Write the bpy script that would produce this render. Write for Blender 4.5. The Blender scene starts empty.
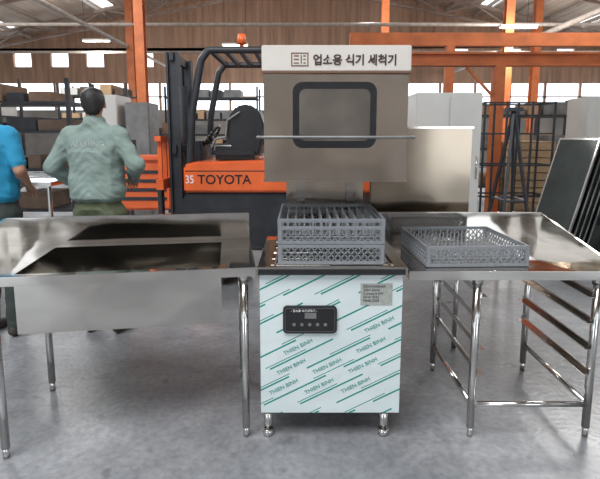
import bpy, bmesh, math, random
from mathutils import Vector, Matrix, noise
random.seed(4)
S=bpy.context.scene
COL=S.collection
try:
    S.view_settings.view_transform='Standard'
    S.view_settings.look='None'
except Exception: pass

# ------------------------------------------------------------ materials
def pmat(name,col,rough=.5,metal=0.,nscale=0,namt=.15,bump=0.,bscale=60,stretch=None,rvar=0,spec=None):
    m=bpy.data.materials.new(name); m.use_nodes=True
    nt=m.node_tree; N=nt.nodes; L=nt.links
    b=N['Principled BSDF']; b.inputs['Base Color'].default_value=(*col,1)
    b.inputs['Roughness'].default_value=rough; b.inputs['Metallic'].default_value=metal
    if spec is not None: b.inputs['Specular IOR Level'].default_value=spec
    tc=N.new('ShaderNodeTexCoord'); mp=N.new('ShaderNodeMapping')
    L.new(tc.outputs['Object'],mp.inputs['Vector'])
    if stretch: mp.inputs['Scale'].default_value=stretch
    if nscale or rvar:
        n=N.new('ShaderNodeTexNoise'); n.inputs['Scale'].default_value=nscale or 8; n.inputs['Detail'].default_value=6 if not metal else 2
        L.new(mp.outputs[0],n.inputs['Vector'])
        if namt:
            r=N.new('ShaderNodeValToRGB')
            r.color_ramp.elements[0].position=.3; r.color_ramp.elements[1].position=.7
            r.color_ramp.elements[0].color=(*[c*(1-namt) for c in col],1)
            r.color_ramp.elements[1].color=(*[min(1,c*(1+namt)) for c in col],1)
            L.new(n.outputs['Fac'],r.inputs[0]); L.new(r.outputs[0],b.inputs['Base Color'])
        if rvar:
            q=N.new('ShaderNodeMapRange'); q.inputs['From Min'].default_value=.3;q.inputs['From Max'].default_value=.7
            q.inputs['To Min'].default_value=max(0,rough-rvar); q.inputs['To Max'].default_value=rough+rvar
            L.new(n.outputs['Fac'],q.inputs[0]); L.new(q.outputs[0],b.inputs['Roughness'])
    if bump:
        n2=N.new('ShaderNodeTexNoise'); n2.inputs['Scale'].default_value=bscale; n2.inputs['Detail'].default_value=1 if metal else 2
        L.new(tc.outputs['Object'] if metal else mp.outputs[0],n2.inputs['Vector'])
        bp=N.new('ShaderNodeBump'); bp.inputs['Strength'].default_value=bump; bp.inputs['Distance'].default_value=.03 if metal else .01
        L.new(n2.outputs['Fac'],bp.inputs['Height']); L.new(bp.outputs[0],b.inputs['Normal'])
    return m
steel=pmat('stainless_brushed',(.60,.575,.54),.09,1,nscale=2,namt=.06,stretch=(.6,.6,5),rvar=.03,bump=.55,bscale=2.2)
steelH=pmat('stainless_hood',(.66,.59,.52),.13,1,nscale=2,namt=.06,stretch=(3,3,.5),rvar=.04,bump=.6,bscale=2.5)
steelT=pmat('stainless_top',(.52,.485,.455),.07,1,nscale=2,namt=.06,stretch=(1,4,1),rvar=.02,bump=.28,bscale=2.4)
tube_m=pmat('stainless_tube',(.66,.65,.63),.16,1,nscale=10,namt=.05)
bronze=pmat('stainless_warm_cabinet',(.36,.30,.235),.15,1,nscale=3,namt=.1,rvar=.05,bump=.6,bscale=1.6)
blackp=pmat('black_plastic',(.015,.015,.017),.3,nscale=20,namt=.2)
rubber=pmat('rubber',(.02,.02,.02),.8,nscale=20,namt=.3)
glass=pmat('window_glass_dark',(.12,.105,.09),.12,.0,nscale=3,namt=.35)
greyrack=pmat('rack_plastic',(.20,.215,.23),.42,nscale=30,namt=.06)
pinm=pmat('rack_pins',(.34,.35,.355),.4,nscale=30,namt=.06)
labelm=pmat('label_cream',(.60,.56,.51),.5,nscale=8,namt=.03)
brown=pmat('brown_print',(.16,.08,.045),.5,nscale=8,namt=.05)
dbrown=pmat('dark_brown_print',(.05,.025,.018),.5,nscale=8,namt=.05)
sticker=pmat('sticker_grey',(.33,.35,.32),.5,nscale=60,namt=.15)
teal=pmat('teal_print',(.02,.24,.21),.5,nscale=8,namt=.05)
white=pmat('white_print',(.8,.8,.8),.5,nscale=8,namt=.03)
jprint=pmat('jacket_print',(.5,.56,.54),.8,nscale=8,namt=.03)
orange=pmat('orange_paint',(.74,.13,.03),.4,nscale=4,namt=.14)
beamo=pmat('orange_steel_paint',(.55,.15,.045),.55,nscale=3,namt=.2)
trussm=pmat('truss_steel_paint',(.20,.14,.11),.55,nscale=3,namt=.25)
darkm=pmat('dark_painted_steel',(.03,.032,.038),.45,.2,nscale=6,namt=.3)
greym=pmat('grey_steel',(.2,.2,.2),.5,.4,nscale=6,namt=.2)
purl=pmat('purlin_galvanised',(.36,.31,.27),.5,.0,nscale=6,namt=.2)
crate=pmat('dark_wood',(.10,.065,.045),.7,nscale=5,namt=.35)
cardboard=pmat('cardboard',(.42,.28,.16),.8,nscale=5,namt=.15)
cardd=pmat('cardboard_dark',(.20,.125,.08),.8,nscale=5,namt=.2)
whitep=pmat('white_enamel',(.60,.60,.57),.4,nscale=3,namt=.05)
green=pmat('green_tinted_sheet',(.04,.05,.047),.16,nscale=3,namt=.25)
jacket=pmat('jacket_cloth',(.19,.25,.225),.85,nscale=9,namt=.12,bump=.5,bscale=18,stretch=(1,1,1.8))
trous=pmat('olive_trousers',(.085,.10,.055),.85,nscale=9,namt=.2,bump=.3,bscale=25)
skin=pmat('skin',(.42,.22,.14),.5,nscale=12,namt=.06)
hair=pmat('hair',(.012,.011,.011),.5,nscale=60,namt=.4,bump=.4,bscale=120)
shoe=pmat('shoe_leather',(.03,.025,.02),.5,nscale=12,namt=.3)
blue=pmat('blue_polo',(.015,.24,.42),.8,nscale=9,namt=.12,bump=.2,bscale=25)
navy=pmat('dark_trousers',(.03,.04,.035),.85,nscale=9,namt=.2)
eyew=pmat('eye',(.7,.7,.68),.2,nscale=9,namt=.02)
lip=pmat('lip',(.33,.12,.10),.5,nscale=9,namt=.05)
roofm=pmat('roof_sheet',(.42,.33,.26),.5,.0,nscale=1.2,namt=.25,stretch=(4,.2,1))
wallm=pmat('wall_sheet',(.32,.19,.125),.6,nscale=.9,namt=.3,stretch=(5,1,.4))
walll=pmat('wall_lower',(.24,.225,.21),.7,nscale=.8,namt=.3)
lampm=pmat('lamp_diffuser',(.9,.9,.88),.4,nscale=4,namt=.02)
lampm.node_tree.nodes['Principled BSDF'].inputs['Emission Color'].default_value=(1,.97,.92,1)
lampm.node_tree.nodes['Principled BSDF'].inputs['Emission Strength'].default_value=4

def floor_material():
    m=bpy.data.materials.new('concrete_floor'); m.use_nodes=True
    N=m.node_tree.nodes; L=m.node_tree.links; b=N['Principled BSDF']
    tc=N.new('ShaderNodeTexCoord')
    n1=N.new('ShaderNodeTexNoise'); n1.inputs['Scale'].default_value=1.6; n1.inputs['Detail'].default_value=12; n1.inputs['Roughness'].default_value=.7; n1.inputs['Distortion'].default_value=.3
    n2=N.new('ShaderNodeTexNoise'); n2.inputs['Scale'].default_value=30; n2.inputs['Detail'].default_value=6
    n3=N.new('ShaderNodeTexNoise'); n3.inputs['Scale'].default_value=.6; n3.inputs['Detail'].default_value=4
    n5=N.new('ShaderNodeTexNoise'); n5.inputs['Scale'].default_value=9; n5.inputs['Detail'].default_value=3
    for n in (n1,n2,n3,n5): L.new(tc.outputs['Object'],n.inputs['Vector'])
    r=N.new('ShaderNodeValToRGB'); e=r.color_ramp.elements
    e[0].position=.33; e[0].color=(.15,.157,.168,1); e[1].position=.70; e[1].color=(.35,.36,.375,1)
    k=e.new(.52); k.color=(.228,.237,.25,1)
    L.new(n1.outputs['Fac'],r.inputs[0])
    mx=N.new('ShaderNodeMix'); mx.data_type='RGBA'; mx.blend_type='MULTIPLY'; mx.inputs['Factor'].default_value=.5
    r2=N.new('ShaderNodeValToRGB'); r2.color_ramp.elements[0].position=.35; r2.color_ramp.elements[0].color=(.55,.55,.55,1); r2.color_ramp.elements[1].position=.6
    L.new(n2.outputs['Fac'],r2.inputs[0]); L.new(r.outputs[0],mx.inputs['A']); L.new(r2.outputs[0],mx.inputs['B'])
    r3=N.new('ShaderNodeValToRGB'); r3.color_ramp.elements[0].position=.27; r3.color_ramp.elements[0].color=(.45,.44,.43,1); r3.color_ramp.elements[1].position=.36
    L.new(n5.outputs['Fac'],r3.inputs[0])
    mx2=N.new('ShaderNodeMix'); mx2.data_type='RGBA'; mx2.blend_type='MULTIPLY'; mx2.inputs['Factor'].default_value=.5
    L.new(mx.outputs['Result'],mx2.inputs['A']); L.new(r3.outputs[0],mx2.inputs['B'])
    L.new(mx2.outputs['Result'],b.inputs['Base Color'])
    q=N.new('ShaderNodeMapRange'); q.inputs['From Min'].default_value=.35;q.inputs['From Max'].default_value=.65
    q.inputs['To Min'].default_value=.24; q.inputs['To Max'].default_value=.45
    L.new(n3.outputs['Fac'],q.inputs[0]); L.new(q.outputs[0],b.inputs['Roughness'])
    bp=N.new('ShaderNodeBump'); bp.inputs['Strength'].default_value=.15; bp.inputs['Distance'].default_value=.01
    L.new(n2.outputs['Fac'],bp.inputs['Height']); L.new(bp.outputs[0],b.inputs['Normal'])
    return m
FA=math.radians(27); FS=.075
def film_material():
    m=bpy.data.materials.new('protective_film'); m.use_nodes=True
    nt=m.node_tree; N=nt.nodes; L=nt.links; b=N['Principled BSDF']; b.inputs['Roughness'].default_value=.18
    tc=N.new('ShaderNodeTexCoord'); sp=N.new('ShaderNodeSeparateXYZ'); L.new(tc.outputs['Object'],sp.inputs[0])
    def M(op,a,bb=None):
        n=N.new('ShaderNodeMath'); n.operation=op
        for i,v in enumerate((a,bb)):
            if v is None: continue
            if isinstance(v,(int,float)): n.inputs[i].default_value=v
            else: L.new(v,n.inputs[i])
        return n.outputs[0]
    A=FA
    v=M('ADD',M('MULTIPLY',sp.outputs['X'],-math.sin(A)),M('MULTIPLY',sp.outputs['Z'],math.cos(A)))
    u=M('ADD',M('MULTIPLY',sp.outputs['X'],math.cos(A)),M('MULTIPLY',sp.outputs['Z'],math.sin(A)))
    f=M('FRACT',M('MULTIPLY',v,1/FS))
    row=M('FLOOR',M('MULTIPLY',v,1/FS))
    l1=M('LESS_THAN',f,.11)
    l2=M('LESS_THAN',M('ABSOLUTE',M('SUBTRACT',f,.22)),.03)
    dash=M('LESS_THAN',M('FRACT',M('ADD',M('MULTIPLY',u,2.3),M('MULTIPLY',row,.37))),.78)
    dash2=M('LESS_THAN',M('FRACT',M('ADD',M('MULTIPLY',u,2.3),M('MULTIPLY',row,.71))),.5)
    mask=M('MAXIMUM',M('MULTIPLY',l1,dash),M('MULTIPLY',l2,dash2))
    n=N.new('ShaderNodeTexNoise'); n.inputs['Scale'].default_value=3; L.new(tc.outputs['Object'],n.inputs['Vector'])
    r=N.new('ShaderNodeValToRGB'); r.color_ramp.elements[0].color=(.50,.59,.60,1); r.color_ramp.elements[1].color=(.70,.76,.75,1)
    L.new(n.outputs['Fac'],r.inputs[0])
    mx=N.new('ShaderNodeMix'); mx.data_type='RGBA'; L.new(mask,mx.inputs['Factor']); L.new(r.outputs[0],mx.inputs['A']); mx.inputs['B'].default_value=(.015,.25,.21,1)
    L.new(mx.outputs['Result'],b.inputs['Base Color'])
    n4=N.new('ShaderNodeTexNoise'); n4.inputs['Scale'].default_value=7; L.new(tc.outputs['Object'],n4.inputs['Vector'])
    bp=N.new('ShaderNodeBump'); bp.inputs['Strength'].default_value=.3; bp.inputs['Distance'].default_value=.02
    L.new(n4.outputs['Fac'],bp.inputs['Height']); L.new(bp.outputs[0],b.inputs['Normal'])
    return m

# ------------------------------------------------------------ helpers
def empty(name,loc=(0,0,0),rz=0):
    e=bpy.data.objects.new(name,None); e.location=loc; e.rotation_euler=(0,0,rz); e.empty_display_size=.1; COL.objects.link(e); return e
def obj(name,bm,mat,parent=None,smooth=False):
    me=bpy.data.meshes.new(name); bm.to_mesh(me); bm.free()
    if mat:
        for mm in (mat if isinstance(mat,list) else [mat]): me.materials.append(mm)
    if smooth:
        for p in me.polygons: p.use_smooth=len(p.vertices)<=4
    o=bpy.data.objects.new(name,me); COL.objects.link(o)
    if parent: o.parent=parent
    return o
def abox(bm,x0,x1,y0,y1,z0,z1,bev=0):
    vs=[bm.verts.new((x,y,z)) for x in (x0,x1) for y in (y0,y1) for z in (z0,z1)]
    fs=[bm.faces.new([vs[i] for i in q]) for q in ((0,1,3,2),(4,6,7,5),(0,4,5,1),(2,3,7,6),(0,2,6,4),(1,5,7,3))]
    if bev:
        es=set(e for v in vs for e in v.link_edges)
        bmesh.ops.bevel(bm,geom=list(es),offset=bev,segments=2,affect='EDGES')
def box(name,x0,x1,y0,y1,z0,z1,mat,parent=None,bev=0.003):
    bm=bmesh.new(); abox(bm,x0,x1,y0,y1,z0,z1,bev)
    return obj(name,bm,mat,parent)
def bar(bm,p0,p1,r,n=4,r1=None):
    p0=Vector(p0);p1=Vector(p1); d=p1-p0
    if d.length<1e-6: return
    if r1 is None: r1=r
    q=d.to_track_quat('Z','Y'); ax=q@Vector((1,0,0)); ay=q@Vector((0,1,0))
    off=math.pi/4 if n==4 else 0
    A=[];B=[]
    for i in range(n):
        t=off+2*math.pi*i/n; w=ax*math.cos(t)+ay*math.sin(t)
        A.append(bm.verts.new(p0+w*r)); B.append(bm.verts.new(p1+w*r1))
    for i in range(n):
        j=(i+1)%n; bm.faces.new((A[i],A[j],B[j],B[i]))
    bm.faces.new(A[::-1]); bm.faces.new(B)
def tube(name,p0,p1,r,mat,parent=None,n=16):
    bm=bmesh.new(); bar(bm,p0,p1,r,n); return obj(name,bm,mat,parent,True)
def path(name,pts,r,mat,parent=None,cyc=False):
    c=bpy.data.curves.new(name,'CURVE'); c.dimensions='3D'; c.bevel_depth=r; c.bevel_resolution=3
    s=c.splines.new('POLY'); s.points.add(len(pts)-1)
    for i,p in enumerate(pts): s.points[i].co=(*p,1)
    s.use_cyclic_u=cyc; c.materials.append(mat); c.use_fill_caps=True
    o=bpy.data.objects.new(name,c); COL.objects.link(o); o.parent=parent; return o
def text(name,s,loc,size,mat,parent=None,rot=(math.pi/2,0,0),align='LEFT',sx=1,off=None):
    c=bpy.data.curves.new(name,'FONT'); c.body=s; c.size=size; c.extrude=.0006; c.align_x=align
    c.offset=off if off is not None else (.0006 if size>.03 else 0)
    c.materials.append(mat); o=bpy.data.objects.new(name,c); COL.objects.link(o); o.location=loc; o.rotation_euler=rot; o.scale=(sx,1,1); o.parent=parent; return o
def rrect(cx,cz,w,h,r,n=6):
    P=[]
    for (sx,sz,a0) in ((1,1,0),(-1,1,90),(-1,-1,180),(1,-1,270)):
        for i in range(n+1):
            a=math.radians(a0+90*i/n)
            P.append((cx+sx*(w/2-r)+r*math.cos(a)*1, cz+sz*(h/2-r)+r*math.sin(a)))
    return P
def rplate(name,cx,cz,w,h,r,y0,y1,mat,parent):
    bm=bmesh.new(); P=rrect(cx,cz,w,h,r)
    vs=[bm.verts.new((x,y0,z)) for x,z in P]; f=bm.faces.new(vs)
    e=bmesh.ops.extrude_face_region(bm,geom=[f])
    for v in e['geom']:
        if isinstance(v,bmesh.types.BMVert): v.co.y=y1
    bmesh.ops.recalc_face_normals(bm,faces=bm.faces[:])
    return obj(name,bm,mat,parent)

# ------------------------------------------------------------ room
XL,XR,YB,YF=-20,18,28,-7
bm=bmesh.new(); abox(bm,XL-.3,XR+.3,YF-6,YB+.3,-.2,0); obj('floor',bm,floor_material())
def roofz(x): return 10.2-abs(x)*4.2/20
def xz_prism(name,poly,y0,y1,mat):
    bm=bmesh.new(); vs=[bm.verts.new((x,y0,z)) for x,z in poly]; f=bm.faces.new(vs)
    e=bmesh.ops.extrude_face_region(bm,geom=[f])
    for v in e['geom']:
        if isinstance(v,bmesh.types.BMVert): v.co.y=y1
    bmesh.ops.recalc_face_normals(bm,faces=bm.faces[:]); return obj(name,bm,mat)
bm=bmesh.new()
def roofpiece(x0,x1,y0,y1):
    vs=[(x0,y0,roofz(x0)),(x1,y0,roofz(x1)),(x1,y1,roofz(x1)),(x0,y1,roofz(x0))]
    lo=[bm.verts.new(v) for v in vs]; hi=[bm.verts.new((a,b,c+.1)) for a,b,c in vs]
    bm.faces.new(lo[::-1]); bm.faces.new(hi)
    for i in range(4): bm.faces.new((lo[i],lo[(i+1)%4],hi[(i+1)%4],hi[i]))
cuts=[XL,-15.6,-14.9,-10.4,-9.7,-4.6,-3.9,0,4.2,4.9,9.4,10.1,14.2,14.9,XR]
sky={(-15.6,-14.9),(-10.4,-9.7),(-4.6,-3.9),(4.2,4.9),(9.4,10.1),(14.2,14.9)}
for a,b in zip(cuts,cuts[1:]):
    if (a,b) in sky:
        roofpiece(a,b,YF,-2)
        for y in range(-2,27,5): roofpiece(a,b,y+3.4,min(y+5,YB+.3))
    else: roofpiece(a,b,YF,YB+.3)
obj('ceiling',bm,roofm)
bm=bmesh.new()
abox(bm,XL,XR,YB,YB+.2,0,2.9)
for x in [XL+i*2.0 for i in range(20)]: abox(bm,x-.06,x+.06,YB,YB+.15,2.9,4.4)
abox(bm,XL,XR,YB,YB+.1,3.6,3.68)
abox(bm,XL,XR,YB,YB+.2,4.4,5.3)
wx=[-18.2,-15.7,-13.6,-11.6,-8.8,9,12,15]
e0=XL
for w in wx:
    abox(bm,e0,w-.5,YB,YB+.2,5.3,6.3); e0=w+.5
abox(bm,e0,XR,YB,YB+.2,5.3,6.3)
o=obj('wall_back',bm,[wallm,walll])
for p in o.data.polygons:
    if p.center.z<2.95: p.material_index=1
xz_prism('wall_gable',[(XL,6.3),(-18,6.3),(XR,6.3),(XR,roofz(XR)),(0,roofz(0)),(-18,roofz(-18)),(XL,roofz(XL)+.02)],YB,YB+.2,wallm)
bm=bmesh.new(); 
for a,b in ((0,3.0),(4.2,6.0)): abox(bm,XL-.2,XL,YF,YB,a,b)
for i in range(18): abox(bm,XL-.15,XL-.02,YF+2*i-.06,YF+2*i+.06,3.0,4.2)
obj('wall_left',bm,walll)
bm=bmesh.new()
for a,b in ((0,3.0),(4.2,6.42)): abox(bm,XR,XR+.2,YF,YB,a,b)
for i in range(18): abox(bm,XR+.02,XR+.15,YF+2*i-.06,YF+2*i+.06,3.0,4.2)
obj('wall_right',bm,walll)
bm=bmesh.new()
abox(bm,XL,-9,YF-.2,YF,0,4); abox(bm,-3.2,3.5,YF-.2,YF,0,4); abox(bm,10,XR,YF-.2,YF,0,4)
abox(bm,XL,XR,YF-.2,YF,4,4.6); abox(bm,XL,XR,YF-.2,YF,5.4,6)
for i in range(13): abox(bm,XL+3*i,XL+3*i+.25,YF-.2,YF,4.6,5.4)
obj('wall_front',bm,walll)
xz_prism('wall_front_gable',[(XL,6),(XR,6),(XR,roofz(XR)),(0,roofz(0)),(XL,roofz(XL)+.02)],YF-.2,YF,wallm)
R=empty('roof_truss')
bm=bmesh.new()
for y in (9,14.5,20,25.5):
    for s,xe in ((-1,XL),(1,XR)):
        xe2=xe-s*.1
        bar(bm,(0,y,roofz(0)-.35),(xe2,y,roofz(xe2)-.35),.10)
        bar(bm,(0,y,roofz(0)-1.25),(xe2,y,roofz(xe2)-.9),.08)
        n=10
        for i in range(n):
            xa=xe2*i/n; xb=xe2*(i+1)/n
            za=roofz(xa)-.35 if i%2 else roofz(0)-1.25+(roofz(xe2)-.9-roofz(0)+1.25)*i/n
            zb=roofz(xb)-.35 if not i%2 else roofz(0)-1.25+(roofz(xe2)-.9-roofz(0)+1.25)*(i+1)/n
            bar(bm,(xa,y,za),(xb,y,zb),.05)
obj('trusses',bm,trussm,R)
bm=bmesh.new()
for i in range(-12,12):
    x=i*1.55+.4
    if XL+.3<x<XR-.3: abox(bm,x-.05,x+.05,7,YB-.1,roofz(x)-.2,roofz(x)-.04)
for y in (17,22.5): 
    bar(bm,(XL+.2,y,5.2),(XR-.2,y,5.2),.06,8)
bar(bm,(-6.9,7,5.0),(-6.9,YB-.1,5.0),.07,10); bar(bm,(8.6,7,5.0),(8.6,YB-.1,5.0),.09,10)
obj('purlins_and_pipes',bm,purl,R)
for i,(x,y) in enumerate([(-13,20),(-6.8,20),(-4.9,15.3),(3.4,20),(9.5,20),(-13,9),(11,12),(7.0,16.8)]):
    c=empty('steel_column',(x,y,0)); bm=bmesh.new()
    zt=roofz(x)-.35
    abox(bm,-.14,.14,-.15,-.12,0,zt); abox(bm,-.14,.14,.12,.15,0,zt); abox(bm,-.012,.012,-.12,.12,0,zt)
    abox(bm,-.2,.2,-.2,.2,0,.03)
    obj('post',bm,beamo,c)
c=empty('gantry_crane'); bm=bmesh.new()
abox(bm,1.2,9.5,8.9,9.1,2.92,2.96); abox(bm,1.2,9.5,8.9,9.1,2.72,2.76); abox(bm,1.2,9.5,8.99,9.01,2.74,2.94)
abox(bm,1.2,9.5,11.9,12.1,3.6,3.9)
obj('beam',bm,beamo,c); bm=bmesh.new()
for x in (3.62,9.2):
    abox(bm,x-.09,x+.09,8.9,9.1,0,2.72)
    bar(bm,(x,9,2.1),(x-.6,9,2.72),.03)
    abox(bm,x-.1,x+.1,11.9,12.1,0,3.6)
obj('posts',bm,beamo,c)

# ------------------------------------------------------------ dishwasher
D=empty('hood_dishwasher',(.147,2.18,0))
def dbox(name,x0,x1,y0,y1,z0,z1,mat,bev=.003):
    return box(name,x0-.147,x1-.147,y0-2.18,y1-2.18,z0,z1,mat,D,bev)
dbox('body',-.19,.483,2.184,2.80,.137,.845,steel)
f=dbox('front_panel',-.19,.483,2.18,2.184,.137,.828,film_material(),0)
dbox('kick_edge',-.186,.479,2.19,2.22,.128,.137,darkm,0)
bm=bmesh.new()
x0,x1,y0,y1=-.345,.355,-.02,.67
abox(bm,x0,x1,y0,y0+.04,.835,.872,.003); abox(bm,x0,x1,y1-.04,y1,.845,.872,.003)
abox(bm,x0,x0+.06,y0+.04,y1-.04,.845,.872,.003); abox(bm,x1-.06,x1,y0+.04,y1-.04,.845,.872,.003)
abox(bm,x0+.06,x1-.06,y0+.04,y1-.04,.845,.85)
obj('deck',bm,steelT,D)
bm=bmesh.new()
for y in (.05,.3,.55): bar(bm,(x0+.06,y,.866),(x1-.06,y,.866),.008,8)
for x in (x0+.08,x1-.08,0): bar(bm,(x,.03,.87),(x,.6,.87),.006,8)
obj('track',bm,tube_m,D)
dbox('dark_slot',-.195,.49,2.157,2.162,.838,.864,blackp,0)
for i,(x,y) in enumerate(((-.158,2.215),(.414,2.215),(-.158,2.76),(.414,2.76))):
    bm=bmesh.new(); bar(bm,(x-.147,y-2.18,.03),(x-.147,y-2.18,.14),.022,16); bar(bm,(x-.147,y-2.18,0),(x-.147,y-2.18,.035),.026,16)
    obj('foot_%d'%(i+1),bm,tube_m,D,True)
dbox('back_panel',-.08,.37,2.80,2.83,.872,1.27,steelH)
for i,x in enumerate((-.02,.27)): dbox('lift_column_%d'%(i+1),x,x+.05,2.76,2.80,.872,1.3,steel)
bm=bmesh.new(); hx0,hx1,hy0,hy1,hz0,hz1=-.167-.147,.497-.147,.07,.67,1.262,1.875
abox(bm,hx0,hx1,hy0,hy0+.015,hz0,hz1); abox(bm,hx0,hx1,hy1-.015,hy1,hz0,hz1)
abox(bm,hx0,hx0+.015,hy0+.015,hy1-.015,hz0,hz1); abox(bm,hx1-.015,hx1,hy0+.015,hy1-.015,hz0,hz1)
abox(bm,hx0+.015,hx1-.015,hy0+.015,hy1-.015,hz1-.015,hz1)
abox(bm,hx0-.004,hx1+.004,hy0-.006,hy0,hz0,hz0+.012)
obj('hood',bm,steelH,D)
box('hood_header',hx0-.006,hx1+.006,hy0-.02,hy0,1.765,1.88,labelm,D,.004)
box('hood_header_strip',hx0-.007,hx1+.007,hy0-.022,hy0-.001,1.757,1.766,brown,D,.001)
rplate('hood_window_frame',.012,1.57,.385,.30,.045,hy0-.012,hy0-.0005,blackp,D)
rplate('hood_window_glass',.012,1.57,.325,.235,.03,hy0-.0145,hy0-.0125,glass,D)
path('hood_handle',[(hx0-.03,.35,1.47),(hx0-.03,.09,1.47),(hx0-.028,.055,1.47),(hx0-.01,.03,1.47),(hx0+.03,.025,1.47),(hx1-.03,.025,1.47),(hx1+.01,.03,1.47),(hx1+.028,.055,1.47),(hx1+.03,.09,1.47),(hx1+.03,.35,1.47)],.007,greym,D)
for i,x in enumerate((hx0-.03,hx1+.0)): box('handle_bracket_%d'%(i+1),x,x+.03,.33,.37,1.43,1.51,darkm,D,.004)
text('header_text','업소용 식기 세척기',(.058-.147,hy0-.0215,1.797),.05,dbrown,D,sx=.96,off=.0016)
bm=bmesh.new(); lx,lz=-.04-.147,1.787
for a in ((0,.078,0,.005),(0,.078,.055,.06),(0,.005,.005,.055),(.073,.078,.005,.055),(.012,.035,.012,.017),(.012,.035,.028,.033),(.012,.035,.043,.048),(.043,.048,.012,.048),(.055,.066,.012,.017),(.055,.066,.028,.033),(.055,.066,.043,.048)):
    abox(bm,lx+a[0],lx+a[1],hy0-.0215,hy0-.020,lz+a[2],lz+a[3])
obj('header_logo',bm,brown,D)
rplate('control_panel',-.147+.047,.615,.255,.135,.02,-.012,0,blackp,D)
bm=bmesh.new()
for P0 in [rrect(-.10,.615,.235,.115,.014)]:
    for i in range(len(P0)):
        a=P0[i]; b2=P0[(i+1)%len(P0)]; bar(bm,(a[0],-.0125,a[1]),(b2[0],-.0125,b2[1]),.0009)
for i in range(5):
    bar(bm,(-.175+i*.037,-.0125,.592),(-.175+i*.037,-.0145,.592),.008,14)
abox(bm,-.125,-.07,-.0138,-.0125,.622,.65)
obj('control_keys',bm,greym,D)
text('control_text','- 업소용 식기세척기 -',(-.19,-.013,.655),.014,white,D)
dbox('rating_label',.285,.435,2.1775,2.1795,.685,.79,sticker,0)
text('rating_text','DISHWASHER\n220V 60Hz\n3 phase 6 kW\nSerial 0042\nMade 2020',(.15,-.0031,.77),.017,darkm,D)
A=FA
k=0
for r in range(-12,30):
    v=FS*(r+.5)-.002
    for c_ in range(-4,7):
        u=c_*.235+(r%3)*.08
        X=u*math.cos(A)-v*math.sin(A); Z=u*math.sin(A)+v*math.cos(A)
        X2=X+.17*math.cos(A); Z2=Z+.17*math.sin(A)+.02
        if X>-.33 and X2<.33 and Z>.145 and Z2<.82:
            if (-.24<X2 and X<.04 and .53<Z2 and Z<.70) or (X2>.12 and X<.3 and Z2>.67 and Z<.80): continue
            k+=1
            text('film_text_%d'%k,'THIEN BINH',(X,-.0006,Z),.028,teal,D,rot=(math.pi/2,-A,0),off=.0002)

# ------------------------------------------------------------ dish racks
def dish_rack(root,W=.5,H=.1,solid=0,cell=.05):
    bm=bmesh.new(); Dp=W; t=.007; Z1=H+solid
    for z,h in ((0,.016),(H-.015,.015))+(((Z1-.010,.010),(H+solid*.5,.006)) if solid else ()):
        abox(bm,0,W,0,t,z,z+h); abox(bm,0,W,Dp-t,Dp,z,z+h)
        abox(bm,0,t,t,Dp-t,z,z+h); abox(bm,W-t,W,t,Dp-t,z,z+h)
    for cx in (0,W-.02):
        for cy in (-.001,Dp-.019): abox(bm,cx-.001,cx+.021,cy,cy+.02,0,Z1,.004)
    if solid:
        n=20
        for i in range(n+1):
            q=W*i/n
            for p in ((q,.003),(q,Dp-.003),(.003,q),(W-.003,q)): bar(bm,(p[0],p[1],H),(p[0],p[1],Z1),.003)
    za,zb=.013,H-.012; h=zb-za; n=int(round(W/cell)); st=W/n
    for i in range(-1,2*n):
        for s in (0,1):
            a=i*st/2; b=a+st
            if s: a,b=b,a
            lo=(a,za); hi=(b,zb)
            def clip(p,q):
                (x0,z0),(x1,z1)=p,q
                if x0>x1: (x0,z0),(x1,z1)=(x1,z1),(x0,z0)
                if x1<=0 or x0>=W: return None
                if x0<0: z0=z0+(z1-z0)*(0-x0)/(x1-x0); x0=0
                if x1>W: z1=z0+(z1-z0)*(W-x0)/(x1-x0); x1=W
                return (x0,z0),(x1,z1)
            c=clip(lo,hi)
            if not c: continue
            (u0,w0),(u1,w1)=c
            bar(bm,(u0,.003,w0),(u1,.003,w1),.0034); bar(bm,(u0,Dp-.003,w0),(u1,Dp-.003,w1),.0034)
            bar(bm,(.003,u0,w0),(.003,u1,w1),.0034); bar(bm,(W-.003,u0,w0),(W-.003,u1,w1),.0034)
    for i in range(1,13):
        q=W*i/13; bar(bm,(q,0,.006),(q,Dp,.006),.0025); bar(bm,(0,q,.006),(W,q,.006),.0025)
    obj('basket',bm,greyrack,root)
def pins(root,h=.075,W=.5,nx=11,ny=8):
    bm=bmesh.new()
    for i in range(1,nx+1):
        for j in range(1,ny+1):
            x=W*i/(nx+1); y=W*j/(ny+1)
            bar(bm,(x,y,.008),(x,y-.008,.008+h),.0042,5,.0026)
    for j in range(1,ny+1):
        y=W*j/(ny+1); bar(bm,(.01,y,.012),(W-.01,y,.012),.003)
    obj('pegs',bm,pinm,root)
r1=empty('dish_rack',(-.103,2.20,.876)); dish_rack(r1,H=.095,cell=.0625)
r2=empty('dish_rack',(-.103,2.20,.9735)); dish_rack(r2,H=.085,solid=.035,cell=.0625); pins(r2,.105)
r3=empty('dish_rack',(.605,2.235,.853)); r3.rotation_euler=(0,0,math.radians(2)); dish_rack(r3,H=.10,cell=.0625); pins(r3,.085)

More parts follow.
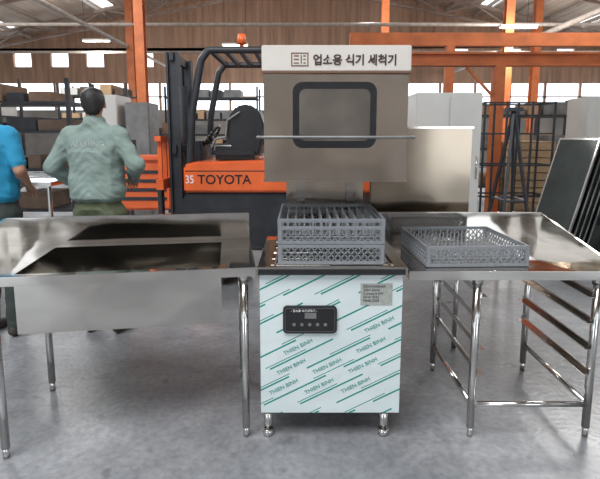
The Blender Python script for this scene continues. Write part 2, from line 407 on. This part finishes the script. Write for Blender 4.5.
# ------------------------------------------------------------ left sink table
T=empty('sink_table',(-.205,2.165,0),math.radians(8.5))
L_=1.36; W_=.70; zt=.865
bx0,bx1,by0,by1=-1.07,-.165,.065,.59
bm=bmesh.new()
abox(bm,-L_,0,0,by0,zt-.004,zt); abox(bm,-L_,0,by1,W_,zt-.004,zt); abox(bm,-L_,bx0,by0,by1,zt-.004,zt); abox(bm,bx1,0,by0,by1,zt-.004,zt)
obj('top',bm,steelT,T)
bm=bmesh.new()
abox(bm,-L_,0,-.004,0,zt-.035,zt+.008,.0015); abox(bm,-.004,0,0,W_,zt-.035,zt+.006); abox(bm,-L_,-L_+.004,0,W_,zt-.035,zt)
abox(bm,-L_,0,W_-.02,W_,zt,zt+.155,.003)
vs=[(-L_,.02,zt),(-L_,W_-.02,zt),(-L_,W_-.02,zt+.155),(-L_,.02,zt+.03)]
a=[bm.verts.new(v) for v in vs]; b=[bm.verts.new((v[0]+.012,v[1],v[2])) for v in vs]
bm.faces.new(a[::-1]); bm.faces.new(b)
for i in range(4): bm.faces.new((a[i],a[(i+1)%4],b[(i+1)%4],b[i]))
obj('rim',bm,steel,T)
bm=bmesh.new(); zb=.59; t=.004
abox(bm,bx0-t,bx1+t,by0-t,by0,zb,zt-.004); abox(bm,bx0-t,bx1+t,by1,by1+t,zb,zt-.004)
abox(bm,bx0-t,bx0,by0,by1,zb,zt-.004); abox(bm,bx1,bx1+t,by0,by1,zb,zt-.004); abox(bm,bx0-t,bx1+t,by0-t,by1+t,zb-t,zb)
bar(bm,(-.6,.32,zb-.08),(-.6,.32,zb-.002),.03,20)
obj('bowl',bm,steel,T)
bm=bmesh.new()
for x in (-.055,-1.16):
    for y in (.045,.645):
        bar(bm,(x,y,.05),(x,y,zt-.005),.019,18); bar(bm,(x,y,0),(x,y,.06),.015,18); bar(bm,(x,y,zt-.07),(x,y,zt-.006),.026,18)
obj('legs',bm,tube_m,T,True)

# ------------------------------------------------------------ right outlet table
T2=empty('dish_outlet_table',(.505,2.15,0))
L_=.975; W_=.78; zt=.85
bm=bmesh.new(); abox(bm,0,L_,0,W_,zt-.004,zt); obj('top',bm,steelT,T2)
bm=bmesh.new()
abox(bm,0,L_,-.004,0,zt-.035,zt+.008,.0015); abox(bm,0,.004,0,W_,zt-.035,zt+.006); abox(bm,L_-.004,L_,0,W_,zt-.035,zt)
abox(bm,-.10,L_,W_-.02,W_,zt,zt+.16,.003)
vs=[(L_,.02,zt),(L_,W_-.02,zt),(L_,W_-.02,zt+.16),(L_,.02,zt+.025)]
a=[bm.verts.new(v) for v in vs]; b=[bm.verts.new((v[0]-.012,v[1],v[2])) for v in vs]
bm.faces.new(a); bm.faces.new(b[::-1])
for i in range(4): bm.faces.new((b[i],b[(i+1)%4],a[(i+1)%4],a[i]))
obj('rim',bm,steel,T2)
lx=(.842-.505,1.413-.505); ly=(.05,.726)
bm=bmesh.new()
for x in lx:
    for y in ly:
        bar(bm,(x,y,.05),(x,y,zt-.005),.019,18); bar(bm,(x,y,0),(x,y,.06),.014,18); bar(bm,(x,y,zt-.07),(x,y,zt-.006),.026,18)
    bar(bm,(x,ly[0],.17),(x,ly[1],.17),.014,12)
bar(bm,(lx[0],ly[0],.17),(lx[1],ly[0],.17),.014,12)
obj('legs',bm,tube_m,T2,True)
bm=bmesh.new()
for z in (.33,.46,.59,.72):
    for x,s in ((lx[0],1),(lx[1],-1)):
        xa,xb=sorted((x+s*.015,x+s*.045)); abox(bm,xa,xb,ly[0]-.02,ly[1]+.02,z,z+.003)
        xa,xb=sorted((x+s*.015,x+s*.018)); abox(bm,xa,xb,ly[0]-.02,ly[1]+.02,z+.003,z+.028)
obj('rack_slides',bm,tube_m,T2)

# ------------------------------------------------------------ stainless cabinet behind
C=empty('stainless_cabinet',(.80,3.15,0))
box('cabinet_body',-.34,.32,0,.5,.72,1.52,bronze,C,.006)
box('cabinet_lid',-.345,.325,-.02,.51,1.52,1.535,steelH,C,.003)
box('door_1',-.335,.315,-.015,0,.74,1.505,bronze,C,.004)
bm=bmesh.new()
for x in (-.3,.28):
    for y in (.05,.45): bar(bm,(x,y,0),(x,y,.72),.018,12)
obj('legs',bm,tube_m,C,True)

# ------------------------------------------------------------ forklift (faces left)
F=empty('forklift',(0,4.6,0))
def fb(n,*a,m=orange,bev=.02): return box(n,*a,m,F,bev)
prof=[(-1.12,.93),(-1.12,1.19),(-1.05,1.22),(-.30,1.24),(.55,1.24),(.80,1.12),(.86,.85),(.84,.45),(.45,.40),(.40,.93)]
def prism(prof,y0,y1):
    bm=bmesh.new(); a=[bm.verts.new((x,y0,z)) for x,z in prof]; f=bm.faces.new(a)
    e=bmesh.ops.extrude_face_region(bm,geom=[f])
    for v in e['geom']:
        if isinstance(v,bmesh.types.BMVert): v.co.y=y1
    bmesh.ops.recalc_face_normals(bm,faces=bm.faces[:])
    bmesh.ops.bevel(bm,geom=bm.edges[:],offset=.02,segments=2,affect='EDGES'); return bm
obj('engine_cover',prism(prof,0,1.1),orange,F)
obj('chassis',prism([(-1.25,.38),(-1.25,.70),(-1.1,.93),(.40,.93),(.45,.38)],.04,1.06),darkm,F)
fb('step',-.75,-.35,-.02,.1,.36,.42,m=darkm)
fb('cover_seam',-1.10,.5,-.004,.0,1.135,1.142,m=darkm,bev=0)
def wheel(n,x,y,r,w):
    bm=bmesh.new(); bar(bm,(x,y,r),(x,y+w,r),r,32)
    for i in range(24):
        a=i*math.pi/12; bar(bm,(x+r*math.cos(a)*.985,y+.01,r+r*math.sin(a)*.985),(x+r*math.cos(a)*.985,y+w-.01,r+r*math.sin(a)*.985),.014)
    obj(n,bm,rubber,F)
    bm=bmesh.new(); bar(bm,(x,y-.01,r),(x,y+w+.01,r),r*.55,24); bar(bm,(x,y-.03,r),(x,y-.005,r),r*.2,16)
    obj(n+'_rim',bm,orange,F)
wheel('front_wheel_1',-.95,-.03,.35,.24); wheel('front_wheel_2',-.95,.89,.35,.24); wheel('rear_wheel_1',.5,-.01,.27,.18); wheel('rear_wheel_2',.5,.93,.27,.18)
fb('dash',-1.12,-.98,.25,.85,1.2,1.42,m=darkm)
bm=bmesh.new()
cx,cz=-.93,1.45
for i in range(20):
    a=i*math.pi/10; b2=(i+1)*math.pi/10
    p=lambda t:(cx+.08*math.cos(t)*1,.5+.19*math.sin(t),cz+.09*math.cos(t)*1.3)
    bar(bm,p(a),p(b2),.014,8)
bar(bm,(cx,.5,cz),(-1.04,.5,1.35),.025,10); bar(bm,(cx,.31,cz),(cx,.69,cz),.012,8)
obj('steering_wheel',bm,blackp,F,True)
bm=bmesh.new(); bar(bm,(-.98,.8,1.3),(-.93,.8,1.5),.01); bar(bm,(-1.0,.88,1.3),(-.95,.88,1.5),.01); obj('levers',bm,blackp,F)
bm=bmesh.new(); abox(bm,-.88,-.40,.12,.72,1.24,1.37,.045)
obj('seat_cushion',bm,blackp,F)
sb=prism([(-.66,1.30),(-.40,1.28),(-.34,1.55),(-.40,1.72),(-.50,1.78),(-.62,1.76),(-.70,1.66),(-.72,1.5)],.14,.70); obj('seat_back',sb,blackp,F)
path('seat_guard',[(-.86,.10,1.36),(-.82,.10,1.44),(-.72,.10,1.46),(-.70,.10,1.62),(-.58,.10,1.70)],.012,greym,F)
for i,y in enumerate((.06,1.04)):
    path('guard_rail_%d'%(i+1),[(-1.07,y,1.15),(-1.03,y,1.7),(-.93,y,2.18),(-.86,y,2.27),(.30,y,2.27),(.42,y,2.18),(.55,y,1.2)],.036,darkm,F)
bm=bmesh.new()
for i in range(9): abox(bm,-.86+i*.14,-.82+i*.14,.06,1.04,2.25,2.29)
obj('guard_bars',bm,darkm,F)
bm=bmesh.new(); mo=.075
for y in (.2,.78):
    x=-1.38+mo
    abox(bm,x,x+.02,y,y+.10,.1,2.28); abox(bm,x+.10,x+.12,y,y+.10,.1,2.28); abox(bm,x+.02,x+.10,y+.04,y+.06,.1,2.28)
for z in (.35,1.3,2.20): abox(bm,-1.27,-1.23,.2,.9,z,z+.08)
bar(bm,(-1.25,.40,.2),(-1.25,.40,2.0),.03,12); bar(bm,(-1.25,.70,.2),(-1.25,.70,2.0),.03,12)
obj('mast',bm,darkm,F)
bm=bmesh.new()
abox(bm,-1.40,-1.33,.05,1.05,.55,.65); abox(bm,-1.40,-1.33,.05,1.05,.95,1.05)
for i in range(6): abox(bm,-1.39,-1.35,.1+i*.17,.13+i*.17,1.05,1.45)
abox(bm,-1.40,-1.34,.05,1.05,1.42,1.47)
obj('carriage',bm,orange,F)
bm=bmesh.new()
for y in (.22,.78): abox(bm,-1.44,-1.40,y,y+.1,.08,1.05); abox(bm,-2.3,-1.44,y,y+.1,.08,.12)
obj('forks',bm,darkm,F)
bm=bmesh.new(); bar(bm,(-.55,.1,2.29),(-.55,.1,2.33),.02,10); bar(bm,(-.55,.1,2.33),(-.55,.1,2.42),.045,14,.035); obj('beacon',bm,orange,F,True)
text('side_text','TOYOTA',(-.985,-.003,1.015),.125,blackp,F,sx=1.0,off=.0015)
text('side_number','35',(-1.105,-.003,1.02),.11,white,F,sx=.8)
G=empty('generator',(-1.95,5.9,0))
box('housing',-.36,.36,0,.6,.55,1.16,orange,G,.03)
bm=bmesh.new()
for i in range(4): abox(bm,-.30,.30,-.012,0,.68+i*.11,.72+i*.11)
obj('louvres',bm,darkm,G)
box('cover',-.38,.38,-.02,.62,1.16,1.22,orange,G,.02)
bm=bmesh.new()
for x in (-.33,.33):
    for y in (.04,.56): bar(bm,(x,y,0),(x,y,.56),.03)
bar(bm,(-.33,.04,.2),(.33,.04,.2),.025); bar(bm,(-.33,.56,.2),(.33,.56,.2),.025)
bar(bm,(-.2,.3,1.2),(-.2,.3,1.42),.05,14)
obj('stand',bm,darkm,G)

# ------------------------------------------------------------ background objects
def table_bg(name,x0,x1,y0,y1,z,m=steelT,shelf=True):
    e=empty(name,((x0+x1)/2,(y0+y1)/2,0)); w=(x1-x0)/2; d=(y1-y0)/2
    box('top',-w,w,-d,d,z-.04,z,m,e); bm=bmesh.new()
    for x in (-w+.04,w-.04):
        for y in (-d+.04,d-.04): bar(bm,(x,y,0),(x,y,z-.04),.02,10)
    obj('legs',bm,tube_m,e)
    if shelf: box('shelf',-w+.03,w-.03,-d+.03,d-.03,.2,.23,m,e)
    return e
table_bg('work_table',-4.6,-2.45,4.7,5.4,1.02)
table_bg('work_table',3.3,5.8,4.0,4.6,.78,darkm)
def shelf_rack(name,x0,x1,y0,y1,zs,fill):
    e=empty(name,((x0+x1)/2,(y0+y1)/2,0)); w=(x1-x0)/2; d=(y1-y0)/2; bm=bmesh.new(); H=zs[-1]+.35
    for x in (-w,w):
        for y in (-d,d): abox(bm,x-.03,x+.03,y-.03,y+.03,0,H)
    for z in zs:
        abox(bm,-w,w,-d,d,z-.04,z)
    obj('frame',bm,darkm,e)
    random.seed(int(x0*10)+7)
    k=0
    for z in zs:
        x=-w+.05
        while x<w-.3:
            ww=random.uniform(.2,.6); h=random.uniform(.12,.32)
            if x+ww>w-.04: break
            k+=1; box('item_%d'%k,x,x+ww,-d+.05,d-.1,z,z+h,random.choice(fill),e,.008); x+=ww+random.uniform(.02,.12)
    return e
shelf_rack('storage_rack',-6.4,-3.6,7.6,8.5,(.3,.95,1.55,2.0),[crate,darkm,greym,cardd,crate])
shelf_rack('storage_rack',-3.3,-1.3,9.5,10.3,(.3,.9,1.5),[cardd,whitep,greym,darkm,orange])
shelf_rack('storage_rack',-12,-8,13,14,(.4,1.2,2.0,2.7),[cardboard,whitep,greym,darkm,beamo])
shelf_rack('storage_rack',-7.4,-5.3,15,16,(.4,1.2,2.0,2.7),[cardboard,whitep,greym,crate])
shelf_rack('storage_rack',-4.4,-1.4,16,17,(.4,1.2,2.0,2.7),[cardboard,darkm,greym,crate])
shelf_rack('storage_rack',6.3,9.5,13,14,(.4,1.2,2.0),[cardboard,whitep,greym,darkm])
shelf_rack('storage_rack',.2,3.0,14,15,(.4,1.2,2.0,2.6),[cardboard,crate,greym,darkm])
shelf_rack('storage_rack',3.6,6.0,10.2,11,(.4,1.2,1.9),[cardboard,cardboard,greym,darkm])
def cabinet(name,x0,x1,y0,y1,h,m,n=2):
    e=empty(name,((x0+x1)/2,y0,0)); w=(x1-x0)/2
    box('body',-w,w,0,y1-y0,.08,h,m,e,.01); box('plinth',-w+.03,w-.03,.03,y1-y0-.03,0,.08,darkm,e)
    for i in range(n):
        a=-w+.01+2*w*i/n; b=a+2*w/n-.015
        box('door_%d'%(i+1),a,b,-.02,0,.12,h-.05,m,e,.006)
        tube('handle_%d'%(i+1),(b-.05,-.04,h*.45),(b-.05,-.04,h*.6),.01,tube_m,e)
    return e
cabinet('white_cabinet',-2.95,-2.62,7.0,7.6,2.05,whitep,1)
cabinet('steel_locker',-2.55,-2.2,7.1,7.6,1.95,greym,1)
cabinet('refrigerator',1.50,2.35,6.3,7.0,2.02,whitep,2)
cabinet('display_cabinet',4.7,6.1,8.0,8.6,2.1,whitep,3)
cabinet('display_cabinet',2.5,3.4,9.6,10.2,2.15,darkm,2)
def slat_crate(x,y,w,d,h,z=0):
    e=empty('wooden_crate',(x,y,z)); bm=bmesh.new(); n=max(3,int(h/.13)); g=h/n
    for i in range(n):
        za=i*g+.006; zb=(i+1)*g-.012
        abox(bm,-w/2,w/2,-d/2,-d/2+.02,za,zb); abox(bm,-w/2,w/2,d/2-.02,d/2,za,zb)
        abox(bm,-w/2,-w/2+.02,-d/2+.02,d/2-.02,za,zb); abox(bm,w/2-.02,w/2,-d/2+.02,d/2-.02,za,zb)
    for a in (-1,1):
        for b in (-1,1): abox(bm,a*(w/2-.045)-.03,a*(w/2-.045)+.03,b*(d/2-.045)-.03,b*(d/2-.045)+.03,0,h)
    abox(bm,-w/2,w/2,-d/2,d/2,h,h+.02); abox(bm,-w/2+.02,w/2-.02,-d/2+.02,d/2-.02,.01,.03)
    obj('slats',bm,cardboard,e); return e
slat_crate(4.15,8.95,.8,.7,1.35); slat_crate(5.2,7.25,.7,.6,1.25)
def aframe(x,y,h,w,lean,m=darkm,name='a_frame_trestle'):
    e=empty(name,(x,y,0)); bm=bmesh.new()
    bar(bm,(-w,-.3,0),(0,0,h),.02); bar(bm,(w,-.3,0),(0,0,h),.02); bar(bm,(-w,.3,0),(0,0,h),.02); bar(bm,(w,.3,0),(0,0,h),.02)
    bar(bm,(-w*.55,-.165,h*.45),(w*.55,-.165,h*.45),.016); bar(bm,(-w*.55,.165,h*.45),(w*.55,.165,h*.45),.016)
    bar(bm,(-w*.55,-.165,h*.45),(-w*.55,.165,h*.45),.016); bar(bm,(w*.55,-.165,h*.45),(w*.55,.165,h*.45),.016)
    abox(bm,-.08,.08,-.05,.05,h-.02,h+.02)
    obj('frame',bm,m,e)
aframe(2.28,5.2,1.75,.20,0)
e=empty('metal_frame_rack',(3.45,7.9,0)); bm=bmesh.new()
for x in (-.55,-.2,.2,.55):
    for y in (-.25,.25): bar(bm,(x,y,0),(x,y,2.0),.02)
for z in (.5,1.0,1.5,1.98):
    for y in (-.25,.25): bar(bm,(-.55,y,z),(.55,y,z),.018)
    for x in (-.55,.55): bar(bm,(x,-.25,z),(x,.25,z),.018)
obj('frame',bm,darkm,e)
def sheets(name,x,y,w,h,n,m,ang=18,rz=0):
    e=empty(name,(x,y,0),rz); a=math.radians(ang)
    for i in range(n):
        hh=h-.07*(i%3)
        o=box('sheet_%d'%(i+1),-w/2,w/2,-.018,0,0,hh,m[i%len(m)],e,.002)
        bm=bmesh.new(); abox(bm,-w/2,w/2,-.02,.002,hh-.02,hh); abox(bm,-w/2-.002,-w/2+.02,-.02,.002,0,hh-.02); abox(bm,w/2-.02,w/2+.002,-.02,.002,0,hh-.02)
        q=obj('edge_%d'%(i+1),bm,tube_m,e)
        for oo in (o,q): oo.location=(0,i*.075,0.004); oo.rotation_euler=(-a,0,0)
    bm=bmesh.new()
    dd=h*math.sin(a)+.075*n+.03
    for x_ in (-w*.42,w*.42):
        bar(bm,(x_,dd+.03,0),(x_,dd+.03,h*.92),.025); bar(bm,(x_,dd+.03,h*.8),(x_,dd+.3,0),.02)
    bar(bm,(-w*.42,dd+.03,h*.9),(w*.42,dd+.03,h*.9),.02)
    obj('stand',bm,darkm,e); return e
sheets('sheet_metal_stack',2.88,5.6,.6,1.50,5,[green,steel,green],17,math.radians(-76))
sheets('sheet_metal_stack',3.85,5.9,.7,1.62,4,[green,darkm,steel],15,math.radians(-70))
for i,(x,y,zt_) in enumerate([(7,16,4.9),(9.5,22,5.6),(-9,22,5.6),(-3,23,5.6),(-12,15,5.6),(2.5,18,6.6),(13,20,5.4)]):
    e=empty('added_pendant',(x,y,0))  # pendants at invented spots, put in to carry the roof fill
    box('housing',-.6,.6,-.08,.08,zt_,zt_+.08,whitep,e); box('diffuser',-.58,.58,-.06,.06,zt_-.03,zt_,lampm,e); bm=bmesh.new(); bar(bm,(-.5,0,zt_),(-.5,0,roofz(x-.5)-.02),.01); bar(bm,(.5,0,zt_),(.5,0,roofz(x+.5)-.02),.01); obj('cords',bm,darkm,e)
    l=bpy.data.lights.new('roof_fill_light','POINT'); l.energy=240; l.shadow_soft_size=.3; l.color=(1,.97,.93)  # point lamp added below each pendant to brighten the roof
    o=bpy.data.objects.new('roof_fill_%d'%i,l); COL.objects.link(o); o.location=(0,0,zt_-.5); o.parent=e

# ------------------------------------------------------------ people
ICO=bmesh.new(); bmesh.ops.create_icosphere(ICO,subdivisions=2,radius=1); ICOV=[v.co.copy() for v in ICO.verts]; ICO.free()
def V3(r): return Vector((r,r,r)) if isinstance(r,(int,float)) else Vector(r)
def hullmesh(bm,blobs):
    b2=bmesh.new()
    for c,r in blobs:
        c=Vector(c); r=V3(r)
        for p in ICOV: b2.verts.new((c.x+p.x*r.x,c.y+p.y*r.y,c.z+p.z*r.z))
    res=bmesh.ops.convex_hull(b2,input=b2.verts[:])
    bmesh.ops.delete(b2,geom=list({g for g in res['geom_interior'] if isinstance(g,bmesh.types.BMVert)}),context='VERTS')
    mp={v:bm.verts.new(v.co) for v in b2.verts}
    for f in b2.faces: bm.faces.new([mp[v] for v in f.verts])
    b2.free()
def remesh_parts(name,parts,mats,vox,parent,cloth=(),amp=.006,smooth_it=3):
    bm=bmesh.new()
    for mi,bl in parts: hullmesh(bm,bl)
    me=bpy.data.meshes.new(name+'_src'); bm.to_mesh(me); bm.free()
    o=bpy.data.objects.new(name,me); COL.objects.link(o)
    m=o.modifiers.new('r','REMESH'); m.mode='VOXEL'; m.voxel_size=vox
    m=o.modifiers.new('s','SMOOTH'); m.iterations=smooth_it; m.factor=.5
    bpy.context.view_layer.update()
    ev=o.evaluated_get(bpy.context.evaluated_depsgraph_get()); me2=bpy.data.meshes.new_from_object(ev)
    o.modifiers.clear(); o.data=me2; me2.materials.clear()
    for mm in mats: me2.materials.append(mm)
    if len(mats)==1:
        for p in me2.polygons: p.use_smooth=True
        o.parent=parent; return o
    ells=[]
    for mi,bl in parts:
        for i in range(max(1,len(bl)-1)):
            a=bl[i]; b=bl[min(i+1,len(bl)-1)]
            for t in (0,.33,.67,1):
                c=Vector(a[0]).lerp(Vector(b[0]),t); r=V3(a[1]).lerp(V3(b[1]),t)
                ells.append((mi,c.x,c.y,c.z,1/r.x,1/r.y,1/r.z,min(r)))
    vm={}
    for p in me2.polygons:
        x,y,z=p.center; best=9e9; k=0
        for mi,cx,cy,cz,rx,ry,rz,mr in ells:
            if abs(z-cz)>.3: continue
            q=(math.sqrt(((x-cx)*rx)**2+((y-cy)*ry)**2+((z-cz)*rz)**2)-1)*mr
            if q<best: best=q; k=mi
        p.material_index=k; p.use_smooth=True
        if k in cloth:
            for v in p.vertices: vm[v]=1
    for i in vm:
        v=me2.vertices[i]; c=v.co
        n=noise.noise(Vector((c.x*5+c.z*3,c.y*5,c.z*11-abs(c.x)*8)))+.45*(1-2*abs(noise.noise(Vector((c.x*10,c.y*10,c.z*24+abs(c.x)*20)))))-.2
        v.co=c+v.normal*n*amp
    o.parent=parent; return o
def hand(name,wrist,direc,palm,side,parent,curl=.45):
    d=Vector(direc).normalized(); n=Vector(palm); n=(n-d*n.dot(d)).normalized(); s=d.cross(n)*side
    w=Vector(wrist); parts=[]
    pt=lambda a,b,c: w+d*a+s*b+n*c
    parts.append((0,[(pt(-.02,0,0),.024),(pt(.015,0,0),.022)]))
    parts.append((0,[(pt(.015,.015,0),.015),(pt(.015,-.015,0),.015),(pt(.085,.03,0),.012),(pt(.085,-.03,0),.012)]))
    for b,l in ((.031,.072),(.0105,.08),(-.0105,.075),(-.031,.058)):
        p=pt(.088,b,0); ang=0
        for j,fr in enumerate((.45,.3,.25)):
            ang+=curl*(1 if j else .6); q=p+(d*math.cos(ang)+n*math.sin(ang))*l*fr
            r0=.0088-.0007*j; parts.append((0,[(p,r0),(q,r0-.0007)])); p=q
    p=pt(.02,.026,.004); q=p+(d*.6+s*.75+n*.25).normalized()*.036; parts.append((0,[(p,.013),(q,.0105)]))
    r=q+(d*.85+s*.35+n*.35).normalized()*.03; parts.append((0,[(q,.0105),(r,.009)]))
    return remesh_parts(name,parts,[skin],.0035,parent,amp=0,smooth_it=2)
def person(loc,rz,arms,mats,cloth,top='jacket',scale=1,headrot=0):
    E=empty('person',loc,rz); E.scale=(scale,)*3
    pr=[]
    for s in (-1,1):
        pr.append((1,[((s*.09,0,.93),(.10,.115,.10)),((s*.10,.012,.72),(.087,.095,.08))]))
        pr.append((1,[((s*.10,.012,.72),(.087,.095,.08)),((s*.105,.02,.5),(.068,.072,.06))]))
        pr.append((1,[((s*.105,.02,.5),(.068,.072,.06)),((s*.11,-.01,.10),(.058,.065,.04))]))
        pr.append((4,[((s*.11,-.035,.048),(.042,.048,.046)),((s*.12,.15,.034),(.045,.05,.032))]))
    pr.append((1,[((-.07,0,.95),(.11,.12,.10)),((.07,0,.95),(.11,.12,.10))]))
    jk=top=='jacket'
    hem=(.125,.142,.035) if jk else (.105,.125,.03)
    zh=1.03
    pr.append((0,[((-.08,0,zh),hem),((.08,0,zh),hem),((-.085,-.005,1.18),(.105 if not jk else .118,.125,.08)),((.085,-.005,1.18),(.105 if not jk else .118,.125,.08))]))
    pr.append((0,[((-.085,-.005,1.18),(.105,.122,.08)),((.085,-.005,1.18),(.105,.122,.08)),((-.10,0,1.36),(.115,.13,.10)),((.10,0,1.36),(.115,.13,.10))]))
    pr.append((0,[((-.10,0,1.36),(.112,.128,.09)),((.10,0,1.36),(.112,.128,.09)),((-.165,-.01,1.485),(.062,.075,.06)),((.165,-.01,1.485),(.062,.075,.06))]))
    pr.append((0,[((-.13,-.015,1.50),(.06,.06,.045)),((0,-.01,1.545),(.07,.065,.035)),((.13,-.015,1.50),(.06,.06,.045))]))
    if jk: pr.append((0,[((0,-.005,1.555),(.080,.082,.03)),((0,0,1.60),(.074,.078,.014))]))
    else: pr.append((0,[((0,-.005,1.55),(.072,.074,.022)),((0,0,1.57),(.066,.07,.012))]))
    ca,sa=math.cos(headrot),math.sin(headrot)
    def H(x,y,z): return (x*ca-y*sa,x*sa+y*ca,z)
    pr.append((2,[((0,-.005,1.54),(.056,.058,.03)),((0,.0,1.64),(.054,.058,.03))]))
    pr.append((2,[(H(0,.01,1.72),(.072,.080,.085)),(H(0,.03,1.655),(.056,.056,.055))]))
    pr.append((2,[(H(0,.075,1.612),(.022,.018,.016)),(H(0,.03,1.64),(.05,.05,.04))]))
    pr.append((2,[(H(0,.098,1.715),(.009,.009,.009)),(H(0,.116,1.683),(.013,.013,.011))]))
    for s in (-1,1): pr.append((2,[(H(s*.077,.005,1.70),(.01,.017,.024)),(H(s*.080,.005,1.68),(.008,.012,.015))]))
    pr.append((3,[(H(0,-.012,1.735),(.084,.094,.085)),(H(0,.04,1.775),(.068,.05,.04))]))
    pr.append((3,[(H(0,-.02,1.72),(.083,.085,.08)),(H(0,-.045,1.655),(.062,.044,.035))]))
    for sh,el,wr in arms:
        if jk:
            pr.append((0,[(sh,.074),(el,.060)])); pr.append((0,[(el,.060),(wr,.046)]))
        else:
            m=Vector(sh).lerp(Vector(el),.72)
            pr.append((0,[(sh,.070),(m,.062)])); pr.append((2,[(m,.044),(el,.042)])); pr.append((2,[(el,.042),(wr,.028)]))
    body=remesh_parts('body',pr,mats,.0100,E,cloth=cloth,amp=.015 if jk else .008)
    for i,s in enumerate((-1,1)):
        bm=bmesh.new(); hullmesh(bm,[(H(s*.031,.082,1.703),.0125)]); obj('eye_%d'%(i+1),bm,eyew,E,True)
        bm=bmesh.new(); hullmesh(bm,[(H(s*.031,.0925,1.703),.0045)]); obj('pupil_%d'%(i+1),bm,hair,E,True)
        bm=bmesh.new(); hullmesh(bm,[(H(s*.018,.090,1.727),(.005,.004,.003)),(H(s*.046,.082,1.728),(.005,.004,.003))]); obj('eyebrow_%d'%(i+1),bm,hair,E,True)
    bm=bmesh.new(); hullmesh(bm,[(H(-.02,.087,1.647),(.004,.004,.004)),(H(0,.095,1.648),(.006,.005,.006)),(H(.02,.087,1.647),(.004,.004,.004))]); obj('mouth',bm,lip,E,True)
    for i,(sh,el,wr) in enumerate(arms):
        d=Vector(wr)-Vector(el); s=-1 if wr[0]<0 else 1
        pn=(-s,.1,0) if abs(d.normalized().z)>.8 else (-s*.3,.0,-.9)
        dn=d.normalized(); n=Vector(pn); n=(n-dn*n.dot(dn)).normalized(); sv=dn.cross(n)
        want=Vector((0,1,0)) if abs(dn.z)>.8 else Vector((-s,0,.3))
        side=1 if sv.dot(want)>0 else -1
        hand('hand_%d'%(i+1),Vector(wr)+dn*(.02 if jk else .01),d,pn,side,E)
    if jk:
        t=text('tmp_lettering','AEKYUNG',(0,-.3,1.40),.052,jprint,None,align='CENTER',off=.001)
        bpy.context.view_layer.update()
        me=bpy.data.meshes.new_from_object(t.evaluated_get(bpy.context.evaluated_depsgraph_get()))
        M_=t.matrix_world.copy(); bpy.data.objects.remove(t)
        for v in me.vertices:
            p=M_@v.co; hit,loc_,nn,ix=body.ray_cast(Vector((p.x,-.4,p.z)),Vector((0,1,0)))
            if hit: v.co=Vector((p.x,loc_.y-.0025,p.z))
            else: v.co=Vector((p.x,-.13,p.z))
        me.materials.clear(); me.materials.append(jprint)
        q=bpy.data.objects.new('back_lettering',me); COL.objects.link(q); q.parent=E
    return E
person((-1.48,3.50,0),math.radians(-6),
  [((-.185,-.01,1.46),(-.315,-.06,1.24),(-.24,.16,1.10)),((.185,-.01,1.46),(.325,-.06,1.27),(.20,.17,1.16))],
  [jacket,trous,skin,hair,shoe],(0,1),'jacket',1.0,math.radians(15))
person((-2.22,3.45,0),math.radians(-12),
  [((-.185,-.01,1.46),(-.25,-.04,1.18),(-.24,.06,.93)),((.185,-.01,1.46),(.265,-.03,1.235),(.165,.15,1.12))],
  [blue,navy,skin,hair,shoe],(0,1),'polo',1.0,0)

# ------------------------------------------------------------ lights / world
w=bpy.data.worlds.new('World'); S.world=w; w.use_nodes=True
N=w.node_tree.nodes; bg=N['Background']; bg.inputs[0].default_value=(.86,.93,1,1); bg.inputs[1].default_value=3.0
def area(name,loc,rot,sx,sy,p,col=(1,1,1)):
    l=bpy.data.lights.new(name,'AREA'); l.shape='RECTANGLE'; l.size=sx; l.size_y=sy; l.energy=p; l.color=col
    o=bpy.data.objects.new(name,l); COL.objects.link(o); o.location=loc; o.rotation_euler=rot
area('overhead_fill_a',(-2.5,-1.5,7.5),(0,0,0),6,5,1050,(.97,.98,1))  # unseen fill lamp added behind the camera to light the front faces
area('overhead_fill_b',(-8,11,7.3),(0,0,0),4,4,900,(1,.99,.97))  # this and the next: added fill lamps hung out of view below the roof
area('overhead_fill_c',(8,11,7.3),(0,0,0),4,4,850,(1,.99,.97))

# ------------------------------------------------------------ camera
cam=bpy.data.cameras.new('cam'); co=bpy.data.objects.new('camera',cam); COL.objects.link(co)
cam.sensor_width=36; cam.lens=28.8; cam.shift_y=-.0617; cam.clip_end=200
co.location=(0,0,1.48); co.rotation_euler=(math.radians(82),0,0)
S.camera=co
